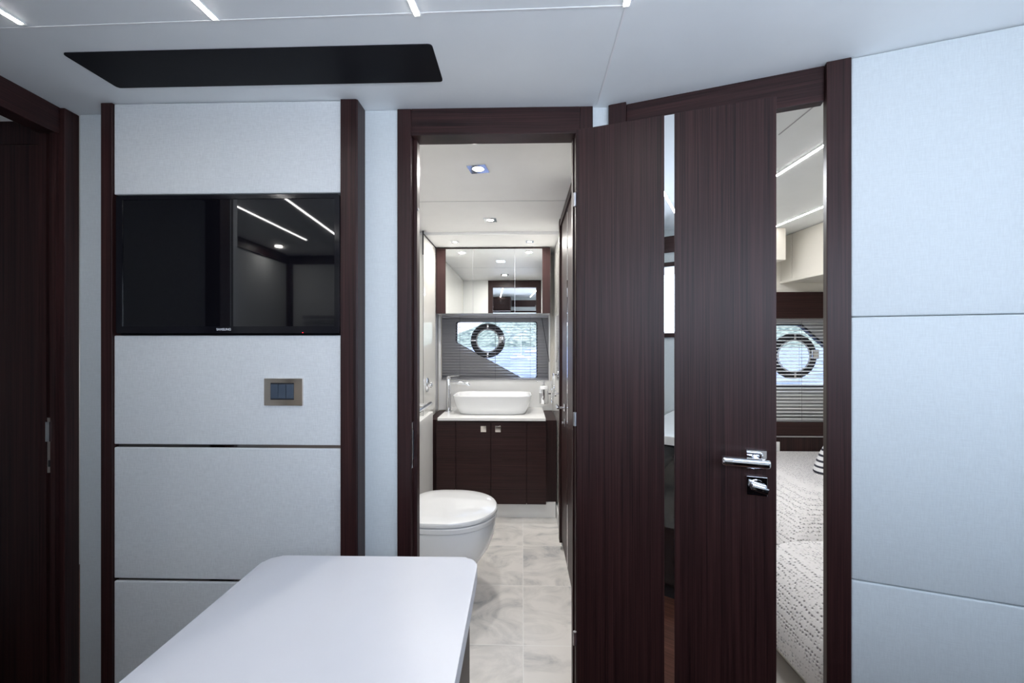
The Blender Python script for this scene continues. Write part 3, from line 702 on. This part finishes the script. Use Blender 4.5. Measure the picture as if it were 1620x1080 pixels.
b = MB(); b.tube([(lx-.006, hy-.034, hz), (lx-.040, hy-.034, hz)], .007, 14); b.box(lx-.050, lx-.036, hy-.045, hy+.075, hz-.008, hz+.008, .003); b.build('lever', CHR, h4, True)
b = MB(); b.box(lx-.006, lx, hy-.055, hy-.015, hz-.105, hz-.068, .001); b.box(lx-.020, lx-.006, hy-.045, hy-.025, hz-.092, hz-.08, .002); b.build('privacy_lock', CHR, d4)

# ------------------------------------------------------------------ toilet
tcx, tcy = -.39, 2.13
def egg(xf_, xb_, half, z, cx=tcx, cy=tcy, n=56, e=2.15):
    r = []
    for k in range(n):
        t = 2*PI*k/n; c_, s_ = math.cos(t), math.sin(t)
        a = (xf_-cx) if c_ > 0 else (cx-xb_); ee = e if c_ > 0 else 3.2
        r.append((cx+a*abs(c_)**(2/ee)*(1 if c_ > 0 else -1), cy+half*abs(s_)**(2/ee)*(1 if s_ > 0 else -1), z))
    return r
to = empty('toilet', (-.42, tcy, 0), 'white toilet with closed lid against the left bathroom wall', 'toilet')
xw = XL+.005
R = [(-.30, xw, .115, .0), (-.30, xw, .115, .02), (-.292, xw, .122, .06), (-.262, xw, .150, .12), (-.215, xw, .180, .19), (-.172, xw, .203, .25), (-.145, xw, .217, .32), (-.138, xw, .222, .385), (-.142, xw, .219, .395)]
MB().loft([egg(a, b_, h_, z) for a, b_, h_, z in R]).build('bowl', POR, to, True)
xs = -.60
R = [(-.152, xs, .210, .3955), (-.138, xs, .225, .399), (-.132, xs, .230, .402), (-.130, xs, .231, .422), (-.134, xs, .228, .426), (-.152, xs, .210, .428)]
MB().loft([egg(a, b_, h_, z) for a, b_, h_, z in R]).build('seat', POR, to, True)
R = [(-.154, xs, .208, .4285), (-.142, xs, .220, .431), (-.132, xs, .230, .433), (-.131, xs, .231, .445), (-.136, xs, .227, .452), (-.155, xs+.01, .208, .457), (-.20, xs+.05, .16, .4605), (-.30, xs+.13, .07, .462), (-.38, xs+.19, .01, .4625)]
MB().loft([egg(a, b_, h_, z) for a, b_, h_, z in R]).build('lid', POR, to, True)
b = MB(); b.tube([(xs-.012, tcy-.10, .425), (xs-.012, tcy+.10, .425)], .014, 12); b.build('hinge', CHR, to, True)

# ------------------------------------------------------------------ recessed downlights
def down(p, z, label, s_=.078, power=6.5, rot=0.0, col=(1, .965, .92), group='square recessed downlights in the bathroom ceiling'):
    h_ = s_/2; f = Fr((p[0], p[1]), rot)
    o = empty('downlight', (p[0], p[1], z), label, 'downlight', group)
    b = MB(f)
    # square bezel with round opening
    n = 32; outer = [(-h_, -h_), (h_, -h_), (h_, h_), (-h_, h_)]
    ri_ = h_*.64
    def sq(t):
        c_, s2 = math.cos(t), math.sin(t); m_ = max(abs(c_), abs(s2)); return (h_*c_/m_, h_*s2/m_)
    R0 = [(*sq(2*PI*k/n+PI/4), z+.001) for k in range(n)]; R1 = [(*sq(2*PI*k/n+PI/4), z-.004) for k in range(n)]
    R2 = [(ri_*math.cos(2*PI*k/n+PI/4), ri_*math.sin(2*PI*k/n+PI/4), z-.004) for k in range(n)]; R3 = [(ri_*.9*math.cos(2*PI*k/n+PI/4), ri_*.9*math.sin(2*PI*k/n+PI/4), z-.0005) for k in range(n)]
    b.loft([R0, R1, R2, R3], True, True); b.build('bezel', CHR, o)
    b = MB(f); b.lathe((0, 0, z-.0035), [(.0001, 0), (ri_*.86, 0), (ri_*.86, .002), (.0001, .002)]); b.build('lens', LAMP, o)
    l = light('downlight_lamp', 'AREA', (p[0], p[1], z-.006), (0, 0, 0), power, col, shape='DISK', size=.05)
    l.parent = o; l.location = (0, 0, -.007)
    return o
G2 = 'square recessed downlights in the bathroom ceiling'
pz = hitz(756.5, 266.5, CH); down(pz, CH, 'largest square downlight in the bathroom ceiling nearest the doorway', rot=-.15, s_=.086)
pz = hitz(775.5, 347.5, CH); down(pz, CH, 'second square downlight in the bathroom ceiling, midway to the mirror cabinet', s_=.08, power=6)
p3 = hitz(719.7, 382.2, 2.078); down(p3, 2.078, 'small downlight above the left end of the mirror cabinet', s_=.058, power=4)
p4 = hitz(838, 381.7, 2.078); down(p4, 2.078, 'small downlight above the right end of the mirror cabinet', s_=.058, power=4)
down((-1.96, -.62), CH, 'small ceiling spotlight seen only as a glint in the television screen', s_=.045, power=1.5, group='square recessed downlights in the nook')

# ------------------------------------------------------------------ table
tf = Fr((C(0, 0)).to_tuple()[:2], 0)
za_ = .74
cor = [hitz(427, 878, za_), hitz(757.5, 881, za_)]
dirv = (FW + RT*((822-CX)/F)).normalized()
A0, A1 = cor; L_ = .86
pl = [A0-dirv*L_, A1-dirv*L_, A1, A0]
rp = roundpoly([(p.x, p.y) for p in pl], .045, 8)
tb = empty('table', ((A0+A1)/2 - dirv*.45).to_tuple()[:2]+(0,), 'white lacquered table with rounded corners in the left foreground', 'table')
b = MB(); b.prism(rp, za_-.042, za_, 'z', .005, 3); b.build('tabletop', TAB, tb, True)
ft = fr2(A0, A1); wdt = (A1-A0).length
MB(ft).box(.06, wdt-.008, -.58, -.13, .0, za_-.042, .004).build('pedestal', WV, tb)
MB(ft).box(.03, wdt-.002, -.64, -.10, .0, .035, .004).build('foot', WV, tb)

# ------------------------------------------------------------------ galley counter the photographer stands at (seen in the mirrors)
ga = empty('galley_cabinet', (.80, .05, 0), 'black fronted galley cabinet reflected low in the mirror strip', 'cabinet')
b = MB(); b.box(.08, 1.36, -.395, .40, .08, .80, .002); b.build('body', TVB, ga)
for i in range(3): 
    d_ = MB().box(.09+i*.42, .50+i*.42, .401, .418, .10, .79, .002).build('door', BLK, ga)
MB().box(.10, 1.34, -.39, .36, 0, .08).build('plinth', DKG, ga)
tag(MB().box(.06, 1.38, -.398, .435, .80, .845, .004).build('countertop', SOL), 'white galley countertop reflected in the mirror strip of the open door', 'countertop')
gt = empty('galley_tap', (.22, -.22, .845), 'curved chrome kitchen tap reflected in the mirror strip', 'tap')
b = MB(); b.tube([(.22, -.22, .845), (.22, -.22, 1.06), (.22, -.205, 1.10), (.22, -.17, 1.115), (.22, -.13, 1.10), (.22, -.11, 1.06)], .010, 14); b.build('spout', CHR, gt, True)
b = MB(); b.lathe((.22, -.22, .845), [(.0001, 0), (.024, 0), (.022, .03), (.0001, .031)]); b.build('base', CHR, gt, True)
# louvred wall cabinet on the rear wall
lc = empty('louvred_cabinet', (-.38, -.32, 1.86), 'dark louvred wall cabinet reflected in the bathroom mirrors', 'cabinet')
MB().box(-.58, -.19, -.384, -.29, 1.86, 2.09, .002).build('body', WV, lc)
b = MB()
for i in range(7): b.box(-.56, -.23, -.285, -.276, 1.885+i*.024, 1.902+i*.024, .001)
b.build('louvres', WH, lc)
b = MB(); b.plate([(-.58, 1.86), (-.19, 1.86), (-.19, 2.09), (-.58, 2.09)], [[(-.56, 1.878), (-.225, 1.878), (-.225, 2.05), (-.56, 2.05)]], -.29, -.272); b.build('frame', WH, lc)
struct(MB().box(-.18, 1.64, -.40, -.385, 1.94, 2.05).build('trim_15', WH))
# seat in the nook with green cloth (glimpsed in the TV)
so = empty('bench_seat', (-1.45, -.75, 0), 'pale bench seat in the nook reflected in the television', 'bench')
MB().box(-2.06, -.85, -.96, -.50, 0, .38, .004).build('base', WH, so); MB().box(-2.06, -.85, -.96, -.48, .38, .48, .02, 3).build('seat', SOFA, so, True); MB().box(-2.06, -.85, -.99, -.90, .48, .95, .02, 3).build('backrest', SOFA, so, True)
blind(-1.95, -.95, -.96, 1.05, 1.56, 'dark venetian blind in the nook seen reflected in the television')

# ------------------------------------------------------------------ bedroom beyond the right doorway
YN = 3.06
def XN(px, y=YN): return W.hit(px, 560, y)[0]
def ZN(py, px=1265, y=YN): return W.hit(px, py, y)[1]
bl, br = 1.15, 2.62
def HN(px, py, y=YN+.10): return W.hit(px, py, y)
bwx0, bwx1, bwz0, bwz1 = XN(1120), XN(1345), ZN(668), ZN(503.5)
struct(MB().plate([(.31, 0), (3.0, 0), (3.0, CH), (.31, CH)], [[(bwx0, bwz0), (bwx1, bwz0), (bwx1, bwz1), (bwx0, bwz1)]], YN, YN+.025).build('wall_bedroom', CREAM))
hb = roundpoly([HN(1130, 512.5), HN(1267, 512.5), HN(1335, 572), HN(1335, 612), HN(1130, 612)], .02)
struct(MB().plate([(.31, 0), (3.0, 0), (3.0, CH), (.31, CH)], [hb], YN+.10, YN+.13).build('wall_hull', bpy.data.materials['hull_lining']))
w2 = empty('window_2', (XN(1253), YN+.1, bwz0), kind='structure')
c2 = (sum(p[0] for p in hb)/len(hb), sum(p[1] for p in hb)/len(hb))
b = MB(); b.plate(hb, [shrink(hb, .955, c2)], YN+.088, YN+.13); b.build('rubber_seal', DKG, w2)
MB().prism(shrink(hb, .97, c2), YN+.112, YN+.118).build('pane', GL, w2)
pc = HN(1254, 563); porthole(pc, 36*3.1/F, 25*3.1/F, YN+.096, w2)
blind(bwx0+.002, bwx1-.002, YN+.035, bwz0+.002, bwz1-.002, 'white venetian blind over the bedroom window seen through the door gap', cords=[W.hit(1268.5, 560, YN+.02)[0], W.hit(1190, 560, YN+.02)[0]], pitch=.0255, tilt=.22, mat=WALLW)
b = MB(); b.box(.9, br, YN-.014, YN, ZN(503.5), ZN(462), .001); struct(b.build('trim_16', WH))
b = MB(); b.box(.9, br, YN-.02, YN, ZN(688.5), ZN(667), .001); struct(b.build('trim_17', WH))
struct(MB().box(.9, br, YN-.024, YN, ZN(690.3), ZN(688.6)).build('trim_18', SATM))
struct(MB().box(.9, br, YN-.012, YN, .30, ZN(690.3), .001).build('trim_19', WVD))
# overhead locker along the bow side
pa, pb = hitz(1247, 371, CH), hitz(1302.6, 350, CH); FK = fr2(pb, pa)      # u away from camera
lu = FK.loc(pa)[0]
lk = empty('overhead_locker', FK.pt(0, -.2, 1.76), 'cream overhead locker below the bedroom ceiling seen through the door gap', 'locker')
zl0, zl1 = FK.hit(1250, 444, 0)[1], CH-.002
uEnd = FK.loc(W.pt(pa.x-.02, YN-.003, 0))[0]
MB(FK).box(-1.1, uEnd, -.32, -.012, zl0, zl1, .001).build('body', CREAM, lk) if False else None
s_ = FK.hit(1252.5, 420)[0]
b = MB(FK); b.box(-1.0, s_-.003, -.30, 0, zl0, zl1, .004); b.box(s_+.003, uEnd, -.30, 0, zl0, zl1, .004); b.box(-1.0, uEnd, -.30, -.008, zl0+.002, zl1)
b.build('body', CREAM, lk)
MB(FK).box(-1.0, uEnd, -.004, .012, zl0-.008, zl0+.012, .004).build('ledge', CREAM, lk)
x0, x1 = W.hit(1205, 390, 2.80)[0], W.hit(1243.5, 390, 2.80)[0]
tag(MB().box(x0, x1, 2.80, YN-.002, W.hit(1240, 411, 2.80)[1], CH-.002, .004).build('wall_locker', CREAM), 'small cream wall locker at the top left of the bedroom door gap', 'locker')
struct(MB().box(3.0, 3.04, .3, 3.2, 0, CH).build('wall_bedroom', CREAM))
pR = FRW.pt(1.42, .07, 0)
struct(MB().box(pR.x-.03, 3.04, pR.y-.02, pR.y+.02, 0, CH).build('wall_bedroom', CREAM))
struct(MB().box(pR.x-.02, 2.25, pR.y-.06, pR.y-.021, 0, CH).build('wall_right', FABW))
# outlet
x0, x1 = XN(1221, YN-.014), XN(1233, YN-.014)
ou = empty('wall_outlet', ((x0+x1)/2, YN-.014, ZN(717)), 'small pale socket plate on dark bedroom panel below the blind', 'outlet')
MB().box(x0, x1, YN-.020, YN-.0122, ZN(717, y=YN-.02), ZN(699, y=YN-.02), .002).build('plate', SOL, ou)
for a, c in ((708, 700.5), (716, 709)): MB().box(x0+.006, x1-.006, YN-.024, YN-.020, ZN(c+7, y=YN-.02), ZN(a-7, y=YN-.02), .001).build('socket', SOL, ou)
# beds with quilted covers
def softbed(name, label, f, u0, u1, v0, v1, z1, r, er=.16, n=40, m=40, front_drop=0.0):
    """rounded bed block, tops rolled over on the -u and -v sides"""
    o = empty(name, f.pt((u0+u1)/2, (v0+v1)/2, 0), label, 'bed')
    MB(f).box(u0+.08, u1-.02, v0+.08, v1-.02, 0, .16, .004).build('base', CREAM, o)
    b = MB(f); Rg = []
    prof = []
    for k in range(13):
        a = PI/2*k/12; prof.append((er*(1-math.sin(a)), -r*(1-math.cos(a))))      # inset, drop from the top
    prof = [(er*(1-math.sin(PI/2*k/14)), z1-r*(1-math.cos(PI/2*k/14))) for k in range(15)]
    prof += [(.0, z1-r-(z1-r-.10)*k/8) for k in range(1, 8)]+[(.02, .09)]
    rings = []
    for ins, z in prof:
        ring = []
        ring_poly = roundpoly([(u0+ins, v0+ins), (u1, v0+ins), (u1, v1), (u0+ins, v1)], .05+.5*(er-ins)*0, 8)
        for (x, y) in ring_poly: ring.append((x, y, z))
        rings.append(ring)
    b.loft(rings)
    q_ = b.build('quilted_cover', QUI, o, True)
    return o
softbed('bed', 'far bed with dimpled white quilt below the bedroom window', W, W.hit(1175, 700, 2.3)[0], 2.55, 1.90, YN-.03, .515, .30, er=.42)
fB = Fr(C(1.045, 1.0).to_tuple()[:2], TH)
softbed('bed', 'near lower bed with dimpled white quilt beside the grey cabin floor', fB, 0, 1.3, .35, .84, .405, .27, er=.20)
# striped cushion
zq = .517; cp = hitz(1313, 745, zq)
cu_ = MB(Fr((cp.x, cp.y), .5)); n = 28; rings = []
for i in range(21):
    t = i/20; z = zq+.215*t; hw = (.118*(1-t)**.85*(1+.12*math.sin(PI*t)))*min(1, .86+t*3)+.006
    th = hw*.62
    rings.append([(hw*math.cos(2*PI*k/n), th*math.sin(2*PI*k/n), z+.010*math.cos(2*PI*k/n)*(1 if 0 < i else 0)) for k in range(n)])
cu_.loft(rings); tag(cu_.build('cushion', STR, None, True), 'black and white striped cushion propped on the far bed', 'cushion')

# ------------------------------------------------------------------ outside: water, shore, moored sailing boats
struct(MB().box(-500, 500, 3.8, 620, -.5, -.35).build('water', WAT))
b = MB(); n = 90; top = []
rows = []
for j in range(7):
    r = []
    for i in range(n+1):
        x = -260+520*i/n; hmax = 16+12*math.sin(x*.021+1.2)+6*math.sin(x*.057+2)+(20 if x > 0 else 0)*min(1, abs(x)/90)
        hmax = max(5, hmax)
        r.append((x, 250+j*22, -.6+hmax*math.sin(PI/2*j/6)+random.uniform(-1, 1)*(1.6 if j else 0)))
    rows.append(r)
vs = [[b._v(p) for p in r] for r in rows]
for j in range(6):
    for i in range(n): b.bm.faces.new((vs[j][i], vs[j][i+1], vs[j+1][i+1], vs[j+1][i]))
struct(b.build('hills', FOL))
def boat(px, y, L, label):
    x = W.hit(px, 545, y)[0]
    o = empty('sailing_boat', (x, y, -.35), label, 'boat', 'moored sailing boats outside')
    st_ = [(-.5, .10, .55), (-.35, .16, .5), (0, .18, .48), (.3, .12, .55), (.5, .01, .68)]
    rings = []
    for s__, hb_, fb in st_:
        hb_ *= L; fb *= L*.22; X_ = x+s__*L
        rings.append([(X_, y-hb_, -.35+fb), (X_, y-hb_*.8, -.35+fb*.3), (X_, y, -.55), (X_, y+hb_*.8, -.35+fb*.3), (X_, y+hb_, -.35+fb)])
    b = MB(); b.loft(rings); b.build('hull', HUL, o)
    MB().box(x-.18*L, x+.15*L, y-.08*L, y+.08*L, -.35+.10*L, -.35+.17*L, .01*L).build('cabin', HUL, o)
    b = MB(); b.tube([(x+.02*L, y, -.35+.1*L), (x+.02*L, y, -.35+1.25*L)], .008*L, 8); b.build('mast', HUL, o)
    b = MB(); b.tube([(x+.02*L, y, -.35+.24*L), (x-.36*L, y, -.35+.24*L)], .012*L, 8); b.build('boom', HUL, o)
boat(824, 46, 2.6*.9, 'white sailing boat moored right of the porthole ring in the bathroom window')
boat(846, 80, 4.0, 'distant white sailing boat at the right edge of the bathroom window')
